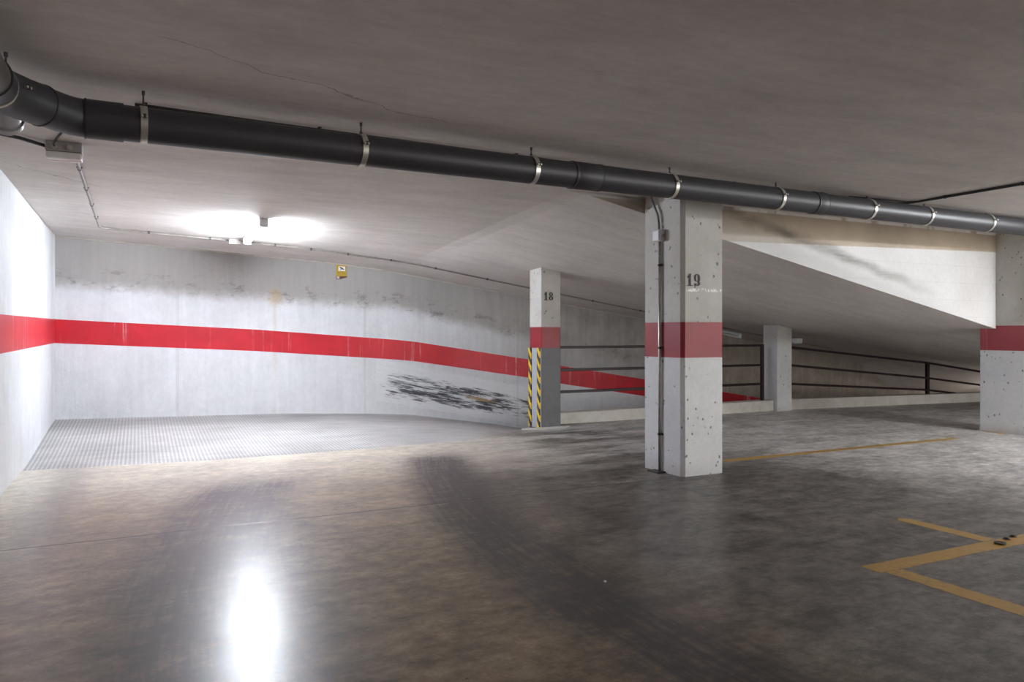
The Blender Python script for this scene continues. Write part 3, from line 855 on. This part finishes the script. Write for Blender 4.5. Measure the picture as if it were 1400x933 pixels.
# conduit just beyond the pipe, with a pale splice box
CT = [(-.02, 4.425), (1, 4.49), (2.3, 4.54), (3.4, 4.60), (6.3, 4.60)]
pts = [cz(x, lerp_table(CT, x), .014) for x in arange(-.02, 6.25, .5)] + [cz(6.33, 4.585, .014), cz(6.38, 4.53, .014), cz(6.395, 4.45, .014)] + [cz(6.40 + .003, y, .014) for y in arange(4.3, -2.0, .7)]
clips = [(cz(x, lerp_table(CT, x), .014), (1, .03, 0)) for x in (.03, .96, 2.30, 3.32, 4.3, 5.3)] + [(cz(6.40, y, .014), (0, 1, 0)) for y in (4.2, 3.55, 2.8, 1.6)]
o = conduit_thing('conduit', 'thin dark conduit along the ceiling just behind the drain pipe', 'conduit', pts, .0095, MAT['steel'], clips)
bm = bmesh.new(); box(bm, (2.66, 4.56, H - .022), (.16, .06, .042), bev=.006); q = link('splice_box', bm, MAT['beige'], o); q['label'] = 'pale beige splice box'
bm = bmesh.new(); tube(bm, [cz(5.6, 4.56, .016), cz(6.3, 4.50, .016), cz(6.36, 4.44, .016)] + [cz(6.365, y, .012) for y in (4.2, 3.5, 2.6, 1.4, -2.0)], .006, 8); q = link('cable_run', bm, MAT['cable'], o, smooth=True); q['label'] = 'thin black cable beside the conduit'

# conduit with a switch box on the left face of pillar 19
cx, cy = 4.07, 5.232
o = thing('conduit', 'thin steel conduit with a white square box fixed to the left face of pillar 19', 'conduit', (cx, cy, 0))
bm = bmesh.new(); tube(bm, [(cx - .018, cy, .012), (cx - .018, cy, 2.02)], .0125, 14); link('conduit_tube', bm, MAT['galv'], o, smooth=True)
bm = bmesh.new(); tube(bm, [(cx - .022, cy, 2.08), (cx - .024, cy + .003, 2.16), (cx - .026, cy + .018, 2.24), (cx - .03, cy + .06, 2.32), (cx - .03, cy + .10, 2.40), (cx - .03, cy + .10, H)], .011, 12); link('flexible_tail', bm, MAT['pvc_light'], o, smooth=True)
bm = bmesh.new(); box(bm, (cx - .027, cy, 2.055), (.054, .102, .102), bev=.010); link('switch_box', bm, MAT['box_white'], o)
bm = bmesh.new(); box(bm, (cx - .057, cy, 2.055), (.010, .088, .088), bev=.006); link('lid', bm, MAT['box_white'], o)
bm = bmesh.new(); tube(bm, [(cx - .02, cy - .045, 2.055), (cx - .02, cy - .062, 2.055)], .014, 12); link('cable_gland', bm, MAT['box'], o)
for z in (1.80, 1.08, .33):
    bm = bmesh.new(); hollow(bm, (cx - .018, cy, z - .009), (cx - .018, cy, z + .009), .0175, .012, 14); box(bm, (cx - .005, cy, z), (.008, .062, .018), bev=.002, seg=1)
    link('clip', bm, MAT['steel'], o)
bm = bmesh.new(); box(bm, (cx - .045, cy + .01, .006), (.09, .15, .012), bev=.003); link('foot_plate', bm, MAT['steel'], o)

# camera-warning sign on the back wall
sx, sz = 2.605, 2.115
sg = thing('warning_sign', 'small yellow camera-surveillance sign high on the back wall, torn at the bottom', 'sign', (sx, YB, sz))
def mat_sign():
    m = NT('sign_yellow'); n = m.noise(scale=20)
    row = m.mul(m.step(m.math('ABSOLUTE', m.sub(m.math('FRACT', m.mul(m.sub(m.z, sz - .1), 52.0)), .5)), .30, .22), m.mul(m.step(m.z, sz - .066, sz - .062), m.step(m.z, sz - .012, sz - .016)))
    row = m.mul(row, m.step(m.noise(m.scaled(1, 1, .2), scale=120, detail=1), .42, .5))
    c = m.scalec((.42, .28, .025), m.rng(n, .3, .7, .9, 1.1))
    return m.done(m.mix(m.mul(row, .6), c, (.16, .09, .02)), .45)
bm = bmesh.new(); box(bm, (sx, YB - .006, sz), (.150, .008, .165), bev=.002, seg=1); link('panel', bm, mat_sign(), sg)
bm = bmesh.new(); box(bm, (sx + .004, YB - .011, sz + .024), (.098, .003, .066)); link('pictogram_field', bm, plain('sign_white', (.78, .78, .75), .5, var=.03), sg)
bm = bmesh.new()
def P2(L): prism(bm, L, (sx + .004, YB - .0125, sz + .026), (1, 0, 0), (0, 0, 1), (0, -.002, 0))
P2([(-.034, .020), (-.028, .008), (.012, -.014), (.026, -.010), (.020, .004), (-.018, .024)]); P2([(.020, -.016), (.030, -.020), (.034, -.010), (.027, -.005)]); P2([(-.014, -.003), (-.006, -.007), (-.012, -.022), (-.030, -.022), (-.030, -.016), (-.016, -.016)])
q = link('camera_pictogram', bm, plain('sign_navy', (.02, .025, .05), .5), sg)
bm = bmesh.new(); prism(bm, [(-.072, .0), (.078, .0), (.078, -.012), (.02, -.030), (-.025, -.044), (-.072, -.046)], (sx, YB - .008, sz - .0825), (1, 0, 0), (0, 0, 1), (0, -.004, 0)); q = link('torn_strip', bm, plain('torn_brown', (.12, .05, .04), .6), sg); q['label'] = 'torn brown lower strip'
bm = bmesh.new(); box(bm, (sx - .048, YB - .0135, sz - .104), (.036, .003, .034), bev=.001, seg=1); q = link('sticker', bm, plain('sticker_pale', (.55, .46, .42), .5), sg)

# sockets left in the floor on the yellow line, and a crumb on the tyre mark
ax, ay = 4.40, 2.565
o = thing('floor_anchor', 'round dark anchor ring sunk in the yellow line at right', 'anchor', (ax, ay, .004))
bm = bmesh.new(); hollow(bm, (ax, ay, .003), (ax, ay, .011), .030, .017, 24); link('ring', bm, MAT['steel'], o)
bm = bmesh.new(); tube(bm, [(ax, ay, .003), (ax, ay, .007)], .012, 12); link('bolt', bm, MAT['yellow'], o)
for x, y, lab in ((4.53, 2.605, 'small dark bolt in the yellow line, nearer the anchor ring of the two'), (4.62, 2.62, 'small dark bolt in the yellow line at the photo edge')):
    bm = bmesh.new(); tube(bm, [(x, y, .003), (x, y, .012)], .013, 6); tube(bm, [(x, y, .003), (x, y, .0055)], .020, 16)
    tag(link('floor_bolt', bm, MAT['steel']), lab, 'bolt', 'bolts in the yellow line')
bm = bmesh.new(); bmesh.ops.create_icosphere(bm, subdivisions=2, radius=.009)
for v in bm.verts: v.co *= random.uniform(.75, 1.15); v.co.z *= .7
bmesh.ops.translate(bm, vec=(1.98 + .03, 2.97 + .05, .006), verts=bm.verts)
tag(link('crumb', bm, MAT['box_white'], smooth=True), 'tiny white crumb lying on the dark tyre mark', 'debris')

# ------------------------------------------------------------------ light, camera, colour
w = bpy.data.worlds.new('World'); sc.world = w; w.use_nodes = True
w.node_tree.nodes['Background'].inputs[0].default_value = (.03, .03, .03, 1)
dl = bpy.data.lights.new('added_rear_fill', 'AREA'); dl.shape = 'RECTANGLE'; dl.size = DX1 - DX0; dl.size_y = DZ  # unseen fill light added behind the viewer
dl.energy = 88; dl.color = (1.0, .97, .93)
do = bpy.data.objects.new('added_rear_fill', dl); COL.objects.link(do); do.location = ((DX0+DX1)/2, YF - .05, DZ/2); do.rotation_euler = (-PI/2, 0, PI)
sc.cycles.diffuse_bounces = 8
cam = bpy.data.cameras.new('Camera'); co = bpy.data.objects.new('Camera', cam); COL.objects.link(co)
cam.sensor_width = 36; cam.lens = 1020/1400*36; cam.shift_y = -9.5/1400; cam.clip_start = .05
co.location = (0, 0, 1.2); co.rotation_euler = (PI/2, 0, -math.atan(.5)); sc.camera = co
vs = sc.view_settings; vs.view_transform = 'Standard'; vs.look = 'None'; vs.gamma = 1; vs.use_curve_mapping = False; vs.exposure = 2.35
